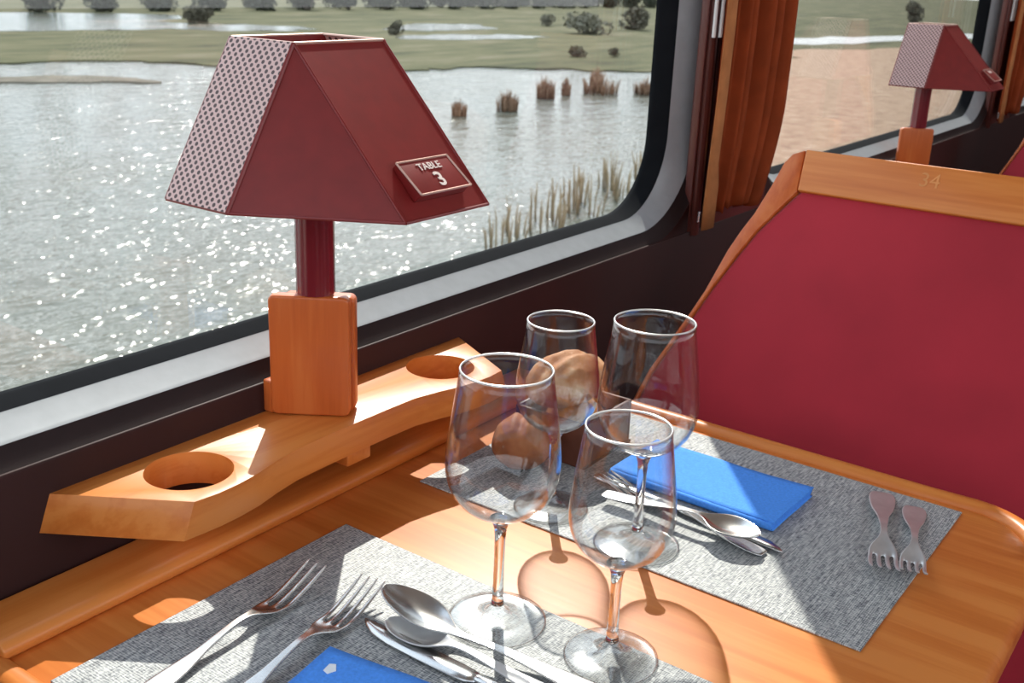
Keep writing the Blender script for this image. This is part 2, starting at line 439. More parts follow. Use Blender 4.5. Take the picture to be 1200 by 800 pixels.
def rim(pts, name, mat, wdt=.0095, h=.0085):
    bm = BM(); rings = []
    prof = [(-wdt, -.004), (-wdt, h*.45), (-wdt*.7, h*.86), (-wdt*.2, h), (wdt*.35, h*.93), (wdt*.8, h*.6), (wdt, h*.1), (wdt, -.004)]
    n = len(pts)
    for i, p in enumerate(pts):
        a = Vector(pts[max(i-1, 0)]); b = Vector(pts[min(i+1, n-1)]); t = (b-a).normalized(); nn = Vector((t.y, -t.x))
        rings.append([bm.verts.new((p[0]+nn.x*u, p[1]+nn.y*u, z)) for u, z in prof])
    for a, b in zip(rings, rings[1:]):
        for i in range(len(prof)): bm.faces.new((a[i], a[(i+1) % len(prof)], b[(i+1) % len(prof)], b[i]))
    bm.faces.new(rings[0]); bm.faces.new(list(reversed(rings[-1]))); inv(tab, bm)
    return mesh_obj(name, bm, mat, tab, smooth=50)
far = [(-.70, TY1-.014)]+[(x/100, TY1-.014) for x in range(-66, -19, 4)]
for i in range(0, 13):
    a = math.radians(90-90*i/12); far.append((TX1-TR+(TR-.012)*math.cos(a), TY1-TR+(TR-.012)*math.sin(a)))
rim(far, 'raised_edge', M['wood_x'])
near = [(x/100, TY0+.0085) for x in range(-70, -18, 4)]
rim(near, 'raised_edge', M['wood_x'], h=.005)
# bevelled rail of wood on the tabletop against the wall
bm = BM()
add_prism(bm, [(-.7285, .0), (-.676, .0), (-.674, .003), (-.674, .0085), (-.678, .0125), (-.684, .0140), (-.7285, .0165)],
          lambda p: (p[0], .333, p[1]), lambda p: (p[0], 1.052, p[1])); inv(tab, bm)
mesh_obj('wall_rail', bm, M['wood_y'], tab, bevel=.002)
bm = BM(); add_box(bm, -.735, -.70, .45, .95, -.10, -.033); inv(tab, bm)
mesh_obj('wall_bracket', bm, M['wood_y'], tab, bevel=.003)
bm = BM(); add_box(bm, -.33, -.25, .64, .76, -.75, -.033); inv(tab, bm)
mesh_obj('leg', bm, M['pillar_brown'], tab, bevel=.006)

# ------------------------------------------------------------------ shelf with cup holes under each lamp
def make_shelf():
    root = empty('cup_holder_shelf', (WX, .676, .07))
    top = [(-.733, .414), (-.636, .478), (-.6335, .500), (-.634, .520), (-.637, .545), (-.643, .570), (-.6475, .597), (-.6485, .630), (-.649, .676), (-.6485, .722),
           (-.6475, .755), (-.641, .785), (-.635, .805), (-.630, .830), (-.6285, .852), (-.630, .876), (-.733, .931)]
    bm = plate_bm(top, [circ(-.6845, .511, .0365), circ(-.686, .841, .0365)], lambda u, v, w: Vector((u, v, w)), .056, .086)
    for v in bm.verts:
        if v.co.z < .07:
            on_rim = abs((Vector((v.co.x, v.co.y))-Vector((-.6845, .511))).length-.0365) < .002 or abs((Vector((v.co.x, v.co.y))-Vector((-.686, .841))).length-.0365) < .002
            if not on_rim:
                v.co.y += -.012 if v.co.y < .50 else (.012 if v.co.y > .86 else 0)
    inv(root, bm)
    mesh_obj('shelf_board', bm, M['wood_y'], root, bevel=.004, seg=3)
    bm = BM(); add_box(bm, -.733, -.655, .668, .700, .040, .0565); inv(root, bm)
    mesh_obj('support_block', bm, M['wood_x'], root, bevel=.002)
    return root
shelf = make_shelf()
tag(shelf, 'wooden wall shelf with two cup holes under the nearer burgundy lamp', 'shelf')

# ------------------------------------------------------------------ lamps
def make_lamp():
    root = empty('table_lamp', (-.700, .669, .0865))
    L = root.location.copy()
    a = Vector((-.6611, .6775)); b = Vector((-.7217, .6350)); u = (a-b).normalized(); w = Vector((-u.y, u.x))   # w points to the wall/far side
    c = (a+b)/2; half = (a-b).length/2
    def slab(name, d0, d1, z1, du=0.0):
        bm = BM()
        Mx = Matrix(((u.x, w.x, 0, c.x), (u.y, w.y, 0, c.y), (0, 0, 1, 0), (0, 0, 0, 1)))
        pts = rrect(-half+du*3.4, half+du, .087, z1, .006, 5)
        add_prism(bm, pts, lambda p: Mx @ Vector((p[0], d0, p[1])), lambda p: Mx @ Vector((p[0], d1, p[1])))
        inv(root, bm); return mesh_obj(name, bm, M['wood_z'], root, bevel=.0022)
    slab('base_board', 0, .0130, .2035)
    slab('base_board', .0142, .032, .2000, .0030)
    bm = BM(); add_box(bm, -.7335, -.7215, .636, .668, .087, .119); inv(root, bm)
    mesh_obj('wall_block', bm, M['wood_z'], root, bevel=.002)
    # fluted stem
    sc = (c.x+w.x*.017+u.x*.004, c.y+w.y*.017+u.y*.004)
    bm = BM(); nn = 96; rings = []
    for z in [.2035, .206, .36]:
        rings.append([bm.verts.new((sc[0]+(.0172+.0006*abs(math.cos(8*2*PI*i/nn)))*math.cos(2*PI*i/nn)*(1.0), sc[1]+(.0172+.0006*abs(math.cos(8*2*PI*i/nn)))*math.sin(2*PI*i/nn), z)) for i in range(nn)])
    for p, q in zip(rings, rings[1:]):
        for i in range(nn): bm.faces.new((p[i], p[(i+1) % nn], q[(i+1) % nn], q[i]))
    bm.faces.new(rings[0]); bm.faces.new(rings[-1]); inv(root, bm)
    mesh_obj('stem', bm, M['burgundy_gloss'], root)
    # shade
    cx, cy, zt, zb = -.700, .6726, .4284, .3019
    sx, sy, dx, dy = .0743, .1053, .1201, .0745
    A1 = Vector((cx-sx/2, cy-sy/2, zt)); B1 = Vector((cx+sx/2, cy-sy/2, zt)); C1 = Vector((cx+sx/2, cy+sy/2, zt)); D1 = Vector((cx-sx/2, cy+sy/2, zt))
    A0 = A1+Vector((0, -dy, zb-zt)); B0 = B1+Vector((0, -dy, zb-zt)); C0 = B1+Vector((dx, 0, zb-zt)); D0 = C1+Vector((dx, 0, zb-zt))
    E0 = C1+Vector((0, dy, zb-zt)); F0 = D1+Vector((0, dy, zb-zt))
    bm = BM(); V = [bm.verts.new(p) for p in (B1, C1, B0, C0, D0, E0, A1, A0, D1, F0)]
    bm.faces.new((V[0], V[2], V[3])); bm.faces.new((V[0], V[3], V[4], V[1])); bm.faces.new((V[1], V[4], V[5])); bm.faces.new((V[6], V[8], V[9], V[7]))
    inv(root, bm)
    shade = mesh_obj('lamp_shade', bm, M['burgundy_lacquer'], root, smooth=0, solid=.0022, off=-1)
    for o4 in ((A0, B0, B1, A1), (E0, F0, D1, C1)):
        bm = BM(); vs = [bm.verts.new(p) for p in o4]; f = bm.faces.new(vs)
        uvl = bm.loops.layers.uv.new('UVMap')
        for lp, uvv in zip(f.loops, ((0, 0), (9.5, 0), (9.5, 19), (0, 19))): lp[uvl].uv = uvv
        inv(root, bm)
        me = mesh_obj('perforated_panel', bm, M['perforated'], shade, smooth=0, solid=.002, off=-1)
    for p, q, r_ in ((A0, A1, .0021), (B0, B1, .0021), (C1, E0, .0021), (D1, F0, .0021), (B1, C0, .0014), (C1, D0, .0014), (A0, B0, .0014), (B0, C0, .0014), (C0, D0, .0014), (D0, E0, .0014), (E0, F0, .0014), (A0, F0, .0014)):
        bm = BM(); add_tube(bm, (p, q), r_, 8); inv(root, bm); mesh_obj('seam', bm, M['burgundy_lacquer'], shade)
    bm = BM()
    for p, q in ((A1, B1), (B1, C1), (C1, D1), (D1, A1)): add_tube(bm, (p, q), .0014, 8)
    inv(root, bm); mesh_obj('top_rim', bm, M['gold_and_lit_rim'], shade)  # pale tone paints the sunlit line along the shade's top edge
    # cross bar carrying the shade on the stem
    bm = BM(); add_box(bm, cx-sx/2-.0, C0.x-.075, sc[1]-.004, sc[1]+.004, .352, .358); inv(root, bm)
    mesh_obj('shade_carrier', bm, M['burgundy_lacquer'], root)
    # number plaque on the red front panel : frame (p along y, q up the slope, r outwards)
    ey = Vector((0, 1, 0)); eup = (C1-D0).normalized(); en = ey.cross(eup).normalized()
    if en.x < 0: en = -en
    O = (C0+D0)/2
    def P(y, q, r): return O + ey*y + eup*q + en*r
    y0, y1, q0, q1 = -.031, .032, .0155, .0495
    pq = root
    bm = BM(); lo = [(y0, q0), (y1, q0), (y1, q1), (y0, q1)]; hs = [.011, .011, .006, .006]
    a = [bm.verts.new(P(y, q, .000)) for y, q in lo]; b = [bm.verts.new(P(y, q, h)) for (y, q), h in zip(lo, hs)]
    bm.faces.new(a); bm.faces.new(b)
    for i in range(4): bm.faces.new((a[i], a[(i+1) % 4], b[(i+1) % 4], b[i]))
    inv(root, bm); plaque = mesh_obj('number_plaque', bm, M['burgundy_lacquer'], root, bevel=.0008)
    bm = BM(); cn = [P(y, q, h) for (y, q), h in zip(lo, hs)]
    for i in range(4): add_tube(bm, (cn[i], cn[(i+1) % 4]), .0010, 6)
    inv(root, bm); mesh_obj('plaque_border', bm, M['gold_and_lit_rim'], plaque)
    t_up = (cn[3]-cn[0]).normalized(); t_n = ey.cross(t_up).normalized()
    if t_n.x < 0: t_n = -t_n
    tc = sum(cn, Vector())/4
    def TM(dy, dq):
        o = tc + ey*dy + t_up*dq + t_n*.0006 - L
        return Matrix(((ey.x, t_up.x, t_n.x, o.x), (ey.y, t_up.y, t_n.y, o.y), (ey.z, t_up.z, t_n.z, o.z), (0, 0, 0, 1)))
    return root, plaque, TM
lamp, plaque, TM = make_lamp()
tag(lamp, 'burgundy table lamp with a wooden block base and a plaque reading table 3', 'lamp')
lamp2 = copy_tree(lamp); lamp2.location.y += PITCH+.005; lamp2.location.z -= .016
shelf2 = copy_tree(shelf); shelf2.location.y += PITCH+.005; shelf2.location.z -= .016
tag(lamp2, 'smaller looking burgundy lamp farther off, standing behind the wooden top of the burgundy seat', 'lamp')
tag(shelf2, 'wooden wall shelf hidden behind the seat, carrying the farther burgundy lamp', 'shelf')
text_mesh('lettering', 'TABLE', .0100, TM(.001, .0088), M['letter'], plaque, bold=.00005)
text_mesh('numeral', '3', .0200, TM(.002, -.0060), M['letter'], plaque, bold=.0004)
pl2 = [c for c in lamp2.children if c.name.startswith('number_plaque')][0]
text_mesh('lettering', 'TABLE', .0100, TM(.001, .0088), M['letter'], pl2, bold=.00005)

# ------------------------------------------------------------------ place mats
def placemat(x0, x1, y0, y1, rz, label):
    bm = BM(); cx, cy = (x0+x1)/2, (y0+y1)/2
    add_box(bm, x0-cx, x1-cx, y0-cy, y1-cy, 0, .0016)
    o = mesh_obj('placemat', bm, M['weave'], None, smooth=0, bevel=.0005, seg=2, loc=(cx, cy, .0003)); o.rotation_euler.z = rz
    return tag(o, label, 'placemat', 'woven placemats')
placemat(-.635, -.1845, .7495, 1.0455, -.002, 'grey woven placemat at the far side, under the two far glasses and the bread')
placemat(-.629, -.1785, .341, .639, .002, 'grey woven placemat nearest the viewer, under two long forks and the tall spoon')
MZ = .0021
# ------------------------------------------------------------------ wine glasses
def make_glass(big=True):
    root = empty('wine_glass')
    h, k, rb = (.213, 1.0, .0392) if big else (.190, .885, .0360)
    base = [(0, .0012), (rb*.55, .0006), (rb*.94, 0), (rb, .0006), (rb, .0018), (rb*.93, .0026), (rb*.6, .0036), (rb*.32, .0052), (.0085*k, .0085), (.0060, .0125), (.0052, .0150), (0, .0150)]
    bm = BM(); add_lathe(bm, base, 72); mesh_obj('foot', bm, M['foot_glass'], root, smooth=180)
    zs = .088*k
    st = [(0, .0150), (.0052, .0150), (.0046, .022), (.0042, .035), (.0040, zs*.6), (.0042, zs*.82), (.0048, zs*.93), (.0064, zs*.985), (.0086, zs+.003), (0, zs+.003)]
    bm = BM(); add_lathe(bm, st, 40); mesh_obj('stem', bm, M['stem_glass'], root, smooth=180)
    def Z(z): return zs + (z-.088)*(h-zs)/(.213-.088)
    raw = [(.0000, .0915), (.008, .0915), (.0165, .0945), (.0255, .0995), (.0325, .1055), (.0380, .1130), (.0415, .1210), (.0434, .1290), (.0440, .1370), (.0437, .1460), (.0426, .1570), (.0410, .1690), (.0392, .1810), (.0373, .1940), (.0356, .2050), (.0347, .2122)]
    outer = [(r*k, Z(z)) for r, z in raw]
    inner = [(max(0, (r-.0009)*k), Z(z)+(.002 if i < 3 else .0009*(1-min(1, (i-3)/5)))) for i, (r, z) in enumerate(raw)]
    prof = outer+list(reversed(inner))
    bm = BM(); add_lathe(bm, prof, 96); mesh_obj('bowl', bm, M['bowl_glass'], root, smooth=180)
    bm = BM(); rr, zz = .03430*k, h-.0004
    add_lathe(bm, [(rr+.00085*math.cos(t*PI/4), zz+.00085*math.sin(t*PI/4)) for t in range(8)], 96, closed=True)
    mesh_obj('rim', bm, M['rim_glass'], root, smooth=180)
    return root
g_big = make_glass(True); g_small = make_glass(False)
g_big.location = (-.4286, .6025, MZ); g_small.location = (-.3325, .6179, MZ)
gb2 = copy_tree(g_big); gb2.location = (-.4025, .779, MZ)
gs2 = copy_tree(g_small); gs2.location = (-.5017, .787, MZ)
tag(g_big, 'tall empty wine glass leftmost of the four, its foot beside the raised spoon', 'wine glass', 'empty wine glasses')
tag(g_small, 'shorter empty wine glass standing nearest the viewer, at the front right of the four', 'wine glass', 'empty wine glasses')
tag(gb2, 'tall empty wine glass at the back right, in front of the far blue napkin', 'wine glass', 'empty wine glasses')
tag(gs2, 'shorter empty wine glass at the back left, in front of the bread rolls', 'wine glass', 'empty wine glasses')

# ------------------------------------------------------------------ cutlery (local +Y points to the tines / bowl / tip)
def sheet(bm, stations, nu=4, cup=None):
    """stations: (y, half width, z, cup depth)"""
    rows = []
    for y, hw, z, d in stations:
        rows.append([bm.verts.new((hw*(-1+2*i/nu), y, z + d*((-1+2*i/nu)**2))) for i in range(nu+1)])
    for a, b in zip(rows, rows[1:]):
        for i in range(nu): bm.faces.new((a[i], a[i+1], b[i+1], b[i]))
    return rows
def fork(name, L, tines, wd=.0125, hw=.0105, mat='steel', tip=.017):
    root = bm = BM(); s = L/.195; nu = 2*tines-1; W = wd
    st = [(0, hw*.55, .0022, 0), (.004*s, hw*.9, .0022, 0), (.018*s, hw, .0024, 0), (.045*s, hw*.80, .0040, 0), (.062*s, hw*.42, .0062, 0), (.080*s, hw*.32, .0092, 0), (.100*s, .0028, .0118, 0), (.113*s, .0032, .0108, 0),
          (.122*s, W*.55, .0078, .0010), (.130*s, W*.93, .0042, .0016), (.140*s, W, .0022, .0020)]
    rows = sheet(bm, st, nu)
    last = rows[-1]
    for t in range(tines):
        i0 = 2*t; a, b = last[i0], last[i0+1]
        xc = (a.co.x+b.co.x)/2; w0 = (b.co.x-a.co.x)/2
        prev = (a, b)
        for y, w_, z in [(.150*s, 1.18, .0030), (.163*s, 1.12, .0062), (.178*s, 1.0, .0108), (.190*s, .72, .0150*tip/.017), (.195*s, .25, tip)]:
            c_ = bm.verts.new((xc*(1+.02*(y-.15)/.04)-w0*w_, y, z)); d_ = bm.verts.new((xc*(1+.02*(y-.15)/.04)+w0*w_, y, z))
            bm.faces.new((prev[0], prev[1], d_, c_)); prev = (c_, d_)
    o = mesh_obj(name, bm, M[mat], None, smooth=180, solid=.0019, off=0, sub=2)
    return o
def spoon(name, L, bw=.019, mat='steel', tipup=0.0):
    bm = BM(); s = L/.19
    st = [(0, .0055, .0022, 0), (.004*s, .0085, .0022, 0), (.020*s, .0095, .0025, 0), (.050*s, .0070, .0045, 0), (.080*s, .0042, .0085, 0), (.108*s, .0028, .0115, 0), (.122*s, .0032, .0105, 0),
          (.130*s, bw*.42, .0075, .0022), (.138*s, bw*.78, .0040, .0050), (.148*s, bw*.98, .0020, .0070), (.158*s, bw, .0014, .0076), (.168*s, bw*.93, .0018, .0070), (.178*s, bw*.74, .0032, .0052), (.186*s, bw*.45, .0056, .0026), (.190*s, bw*.14, .0076, .0006)]
    st = [(y, hw, z+tipup*max(0, (y/s-.122)/.068)-.3*tipup*math.exp(-((y/s-.112)/.02)**2), d) for y, hw, z, d in st]
    sheet(bm, st, 8)
    return mesh_obj(name, bm, M[mat], None, smooth=180, solid=.0017, off=0, sub=2)
def knife(name, L, mat='steel'):
    root = empty(name); bm = BM(); s = L/.215
    st = [(0, .0060, .0035), (.004*s, .0085, .0038), (.04*s, .0082, .0040), (.075*s, .0062, .0040), (.098*s, .0048, .0040), (.104*s, .0048, .0038)]
    rings = []
    for y, hw, z in st:
        t = .0026
        rings.append([bm.verts.new(v) for v in ((-hw, y, z), (-hw*.6, y, z+t), (hw*.6, y, z+t), (hw, y, z), (hw*.6, y, z-t), (-hw*.6, y, z-t))])
    for a, b in zip(rings, rings[1:]):
        for i in range(6): bm.faces.new((a[i], a[(i+1) % 6], b[(i+1) % 6], b[i]))
    bm.faces.new(rings[0]); bm.faces.new(rings[-1])
    mesh_obj('handle', bm, M[mat], root, smooth=180, sub=1)
    bm = BM(); prev = None
    for y, l, r in [(.100, -.0040, .0045), (.108, -.0080, .0065), (.120, -.0090, .0072), (.150, -.0088, .0074), (.180, -.0078, .0074), (.198, -.0052, .0073), (.209, -.0005, .0070), (.215, .0055, .0066)]:
        row = [bm.verts.new((l, y*s, .0028)), bm.verts.new(((l+r)/2, y*s, .0034)), bm.verts.new((r, y*s, .0036))]
        if prev:
            for i in range(2): bm.faces.new((prev[i], prev[i+1], row[i+1], row[i]))
        prev = row
    mesh_obj('blade', bm, M[mat], root, smooth=180, solid=.0016, off=0)
    return root
def lay(o, a, b, z=MZ, rx=0, label=None, cat=None, group=None):
    d = Vector(b)-Vector(a)
    o.rotation_mode = 'XYZ'
    o.location = (a[0], a[1], z); o.rotation_euler = (rx, 0, math.atan2(-d.x, d.y))
    return tag(o, label, cat, group)
G = 'stainless steel cutlery'
lay(fork('dinner_fork', .196, 3, .0110, .0105), (-.561, .360), (-.5795, .555), label='three-tined steel fork on the near mat, leftmost of the cutlery', cat='fork', group=G)
lay(fork('dinner_fork', .197, 4, .0128, .0105), (-.503, .372), (-.528, .568), label='four-tined steel fork pointing up the near mat, just left of the near blue napkin', cat='fork', group=G)
lay(fork('dinner_fork', .187, 4, .0130, .0135, 'steel_dull', .019), (-.2595, 1.030), (-.2005, .851), label='larger left one of two steel forks at the right end of the far mat', cat='fork', group=G)
lay(fork('dinner_fork', .163, 4, .0115, .0120, 'steel_dull', .019), (-.224, 1.020), (-.180, .864), label='smaller right one of two steel forks, at the corner of the far mat', cat='fork', group=G)
lay(knife('table_knife', .215), (-.291, .531), (-.505, .5275), label='steel knife on the near mat, lying closest to the near blue napkin', cat='knife', group=G)
lay(spoon('dessert_spoon', .172, .0165, 'steel_dull'), (-.317, .549), (-.488, .5395), label='steel spoon lying flat beside the knife, shaded by the raised spoon above it', cat='spoon', group=G)
lay(spoon('table_spoon', .196, .0190, tipup=.016), (-.308, .571), (-.499, .551), z=MZ+.0015, rx=.004, label='large steel spoon propped on the flat spoon, nearest the leftmost tall glass', cat='spoon', group=G)
lay(knife('table_knife', .214, 'steel'), (-.503, .8695), (-.290, .8525), label='steel knife on the far mat beside the edge of the far blue napkin', cat='knife', group=G)
lay(fork('dessert_fork', .187, 4, .0110, .0090, 'steel', .014), (-.3025, .836), (-.488, .862), z=MZ, label='steel fork with its tines near the bread box, lying under the far spoon', cat='fork', group=G)
lay(spoon('dessert_spoon', .160, .0200, 'steel'), (-.470, .831), (-.317, .840), z=MZ+.0075, rx=.01, label='steel spoon on the far mat, resting across the fork behind the front glass', cat='spoon', group=G)

# ------------------------------------------------------------------ napkins
def napkin(loc, rz, label):
    root = empty('folded_napkin', loc, rz)
    bm = BM(); nx, ny = 24, 12
    def layer(z0, hx, hy, seed, lift):
        g = [[None]*(ny+1) for _ in range(nx+1)]
        for i in range(nx+1):
            for j in range(ny+1):
                x = hx*(-1+2*i/nx); y = hy*(-1+2*j/ny)
                z = z0 + .0007*noise.noise(Vector((x*30+seed, y*30, 0))) + lift*max(0, i/nx-.75)*1.0
                g[i][j] = bm.verts.new((x, y, z))
        for i in range(nx):
            for j in range(ny): bm.faces.new((g[i][j], g[i+1][j], g[i+1][j+1], g[i][j+1]))
    layer(.0011, .090, .047, 1, 0); layer(.0034, .0885, .0475, 5, .001); layer(.0058, .0895, .0465, 9, .005); layer(.0080, .0900, .0480, 13, .007)
    # fold joining the layers along the long near edge
    prev = None
    for i in range(nx+1):
        x = .0895*(-1+2*i/nx)
        row = [bm.verts.new((x, -.0475-.0038*math.sin(PI*t/6), .0045-.0035*math.cos(PI*t/6)+.003*max(0, i/nx-.75))) for t in range(7)]
        if prev:
            for t in range(6): bm.faces.new((prev[t], prev[t+1], row[t+1], row[t]))
        prev = row
    mesh_obj('paper_layers', bm, M['napkin'], root, smooth=180, solid=.0013, off=0)
    tag(root, label, 'napkin', 'folded blue paper napkins')
    return root
nap = napkin((-.4035, .932, MZ), -.02, 'folded blue paper napkin on the far mat, partly in sun')
nap2 = napkin((-.400, .4525, MZ), .16, 'folded blue paper napkin at the bottom edge of the near mat')
bm = BM(); add_prism(bm, [(-.004, -.004), (.001, -.006), (.0045, .0), (.003, .002), (.0, .0065), (-.0045, .0045)], lambda p: (-.0725+p[0], .025+p[1], .0091), lambda p: (-.0725+p[0], .025+p[1], .0094))
mesh_obj('printed_mark', bm, M['white_print'], nap2, smooth=0)

# ------------------------------------------------------------------ bread
def roll(loc, sx, sy, sz, rz, tilt, seed, label, mat='bread'):
    bm = BM(); bmesh.ops.create_icosphere(bm, subdivisions=5, radius=1)
    for v in bm.verts:
        p = v.co.copy(); n = noise.fractal(p*2.2+Vector((seed, 0, 0)), 1.0, 2.0, 4)
        f = 1+.025*n+.02*noise.fractal(p*7+Vector((seed, 3, 0)), 1.0, 2.0, 3)
        cut = math.exp(-((p.x+.15*p.y)/.16)**2)*max(0, p.z)
        ridge = math.exp(-((abs(p.x+.15*p.y)-.26)/.12)**2)*max(0, p.z)
        f += -.10*cut+.06*ridge
        v.co = Vector((p.x*sx*f, p.y*sy*f, p.z*sz*f*(1 if p.z > 0 else .85)))
    o = mesh_obj('bread_roll', bm, M[mat], None, smooth=180, loc=loc); o.rotation_euler = (tilt, 0, rz)
    return tag(o, label, 'bread roll', 'crusty bread rolls')
roll((-.5765, .8420, MZ+.0265), .0310, .0335, .0300, .3, 0, 3, 'shadowed bread roll lying low on the far mat, seen through the leftmost tall glass', 'bread_shaded')
roll((-.5680, .9080, .0815), .0370, .0470, .0290, -.35, .15, 11, 'floury bread roll on top of the box, seen through the back left glass')
bx = empty('bread_box', (-.567, .926, MZ))
tag(bx, 'small dark brown box holding bread on the far mat', 'box')
def bxm(name, boxes, mat, bev=.0012):
    bm = BM()
    for b in boxes: add_box(bm, *b)
    return mesh_obj(name, bm, M[mat], bx, bevel=bev)
hx, hy, hz = .044, .048, .050
bxm('side', [(-hx, hx, -hy, -hy+.004, .0, hz)], 'box_leather'); bxm('side', [(-hx, hx, hy-.004, hy, 0, hz)], 'box_leather')
bxm('side', [(hx-.004, hx, -hy+.0041, hy-.0041, 0, hz)], 'box_leather'); bxm('side', [(-hx, -hx+.004, -hy+.0041, hy-.0041, 0, hz)], 'box_leather')
bxm('bottom', [(-hx+.0041, hx-.0041, -hy+.0041, hy-.0041, .001, .004)], 'box_leather')
bm = BM(); add_tube(bm, [(hx+.0006, -hy, .0012), (hx+.0006, hy, .0012)], .0016, 8); mesh_obj('piping', bm, M['stitch'], bx)
# a third roll fills the box
roll((-.567, .928, .0315), .0320, .036, .0250, .1, 0, 21, 'bread roll lying inside the box beneath the floury roll')

# ------------------------------------------------------------------ bench seats facing the camera side
def make_bench():
    root = empty('bench_seat', (-.15, 1.30, -.75))
    pln = lambda x, z, d=0.0: Vector((x, 1.25+.5*z+d*.894, z-d*.447))
    XR = .62
    # padded back: outline in the tilted plane
    back = [(XR, -.33), (XR, .236), (-.508, .236), (-.536, .199), (-.553, .175), (-.571, .140), (-.594, .090), (-.606, .060), (-.640, -.02), (-.665, -.12), (-.672, -.33)]
    bm = BM(); add_prism(bm, back, lambda p: pln(p[0], p[1], 0), lambda p: pln(p[0], p[1], .035)); inv(root, bm)
    mesh_obj('backrest', bm, M['velvet'], root, bevel=.008, seg=4)
    cap = [(XR+.02, .229), (XR+.02, .2840), (-.517, .2800), (-.5125, .229)]
    bm = BM(); add_prism(bm, cap, lambda p: pln(p[0], p[1], -.006), lambda p: pln(p[0], p[1], .038)); inv(root, bm)
    cap_o = mesh_obj('top_rail', bm, M['wood_x'], root, bevel=.0025)
    # side board that tapers away down towards the wall
    wing = [(-.5185, .2800), (-.534, .273), (-.542, .262), (-.550, .232), (-.562, .195), (-.573, .172), (-.5835, .145), (-.5985, .090), (-.6100, .060), (-.6435, -.02), (-.6680, -.12), (-.6750, -.33),
            (-.671, -.33), (-.664, -.12), (-.639, -.02), (-.605, .060), (-.593, .090), (-.570, .140), (-.552, .175), (-.535, .199), (-.5135, .229)]
    bm = BM(); add_prism(bm, wing, lambda p: pln(p[0], p[1], -.003), lambda p: pln(p[0], p[1], .036)); inv(root, bm)
    mesh_obj('side_rail', bm, M['wood_z'], root, bevel=.002)
    bm = BM(); add_prism(bm, [(XR, -.74), (XR, .225), (-.500, .225), (-.60, .05), (-.665, -.12), (-.665, -.74)], lambda p: pln(p[0], max(p[1], -.74), .0355), lambda p: pln(p[0], p[1], .047)); 
    for v in bm.verts:
        if v.co.z < -.5: v.co.y = max(v.co.y, 1.09)
    inv(root, bm); mesh_obj('back_panel', bm, M['pillar_brown'], root)
    bm = BM(); add_box(bm, -.665, XR, .90, 1.10, -.36, -.27); inv(root, bm)
    mesh_obj('cushion', bm, M['velvet'], root, bevel=.02, seg=4)
    bm = BM(); add_box(bm, -.655, XR-.01, .94, 1.06, -.75, -.361); inv(root, bm)
    mesh_obj('plinth', bm, M['pillar_brown'], root, bevel=.004)
    # faint pale number worn into the top rail
    o = pln(-.352, .262, -.0064)-root.location
    ux = Vector((1, 0, 0)); uz = Vector((0, .447, .894)); un = ux.cross(uz)
    Mx = Matrix(((ux.x, uz.x, un.x, o.x), (ux.y, uz.y, un.y, o.y), (ux.z, uz.z, un.z, o.z), (0, 0, 0, 1)))
    text_mesh('number', '34', .026, Mx, M['carving'], cap_o, extrude=.0002)
    return root
bench = make_bench()
tag(bench, 'burgundy upholstered bench with a wooden top rail, facing across the far side of the table', 'bench')
bench2 = copy_tree(bench); bench2.location.y += PITCH+.02
tag(bench2, 'burgundy bench of the next bay, partly seen at the right edge beyond the far lamp', 'bench')

# ------------------------------------------------------------------ curtains
def make_curtain():
    root = empty('curtain', (-.70, 1.60, .75))
    bm = BM(); nu, nv = 160, 60
    zt, zb = 1.10, .132
    L = lambda z: 1.472+.006*math.sin(z*5)+(.014 if z > .3 else .014*(z-.13)/.17)*min(1, max(0, (z-.13)/.3))
    def Rr(z):
        if z > .30: return 1.727
        return 1.727-.064*((.30-z)/.17)**1.6
    rows = []
    for j in range(nv+1):
        t = j/nv; row = []
        for i in range(nu+1):
            s = i/nu
            hem = zb + .018*max(0, min(1, (s-.16)/.10)) - .008*max(0, (s-.4)) + .004*math.sin(s*37)*(s > .2)
            z = hem+(zt-hem)*t
            y = L(z)+(Rr(z)-L(z))*s
            ph = s*7.3*2*PI+.9*math.sin(3.1*s+z*2.2)+1.2*z*(s-.3)
            amp = .0140*(0.25+.75*min(1, s/.25))*(.75+.35*math.sin(9*s+1.3))
            gather = .6+.5*min(1, (z-.1)/.3)
            x = -.703+amp*gather*math.sin(ph)+.004*math.sin(ph*.5+1)+.010*s
            row.append(bm.verts.new((x, y+.003*math.cos(ph*1.1), z)))
        rows.append(row)
    for a, b in zip(rows, rows[1:]):
        for i in range(nu): bm.faces.new((a[i], a[i+1], b[i+1], b[i]))
    inv(root, bm); mesh_obj('cloth', bm, M['curtain'], root, smooth=180, solid=.0008)
    bm = BM(); prev = None
    for j in range(31):
        z = .128+(1.10-.128)*j/30
        y = L(z)
        row = [bm.verts.new((-.697, y-.004, z)), bm.verts.new((-.6935, y+.006, z)), bm.verts.new((-.6935, y+.020+.008*(z < .2), z)), bm.verts.new((-.696, y+.026+.010*(z < .2), z))]
        if prev:
            for i in range(3): bm.faces.new((prev[i], prev[i+1], row[i+1], row[i]))
        prev = row
    inv(root, bm); mesh_obj('hem', bm, M['curtain_hem'], root, smooth=180, solid=.0015)
    bm = BM(); add_tube(bm, [(-.700, 1.4655, .142), (-.699, 1.4655, .158)], .0020, 8)
    inv(root, bm); mesh_obj('hook', bm, M['steel'], root)
    bm = BM(); add_tube(bm, [(-.70, 1.44, 1.105), (-.70, 1.78, 1.105)], .008, 12)
    for yy in (1.46, 1.76): add_tube(bm, [(-.734, yy, 1.105), (-.70, yy, 1.105)], .005, 10)
    inv(root, bm); mesh_obj('rod', bm, M['steel'], root)
    return root
cur = make_curtain()
tag(cur, 'orange pleated curtain hanging between the two windows', 'curtain')
c2 = copy_tree(cur); c2.location.y += PITCH+.015
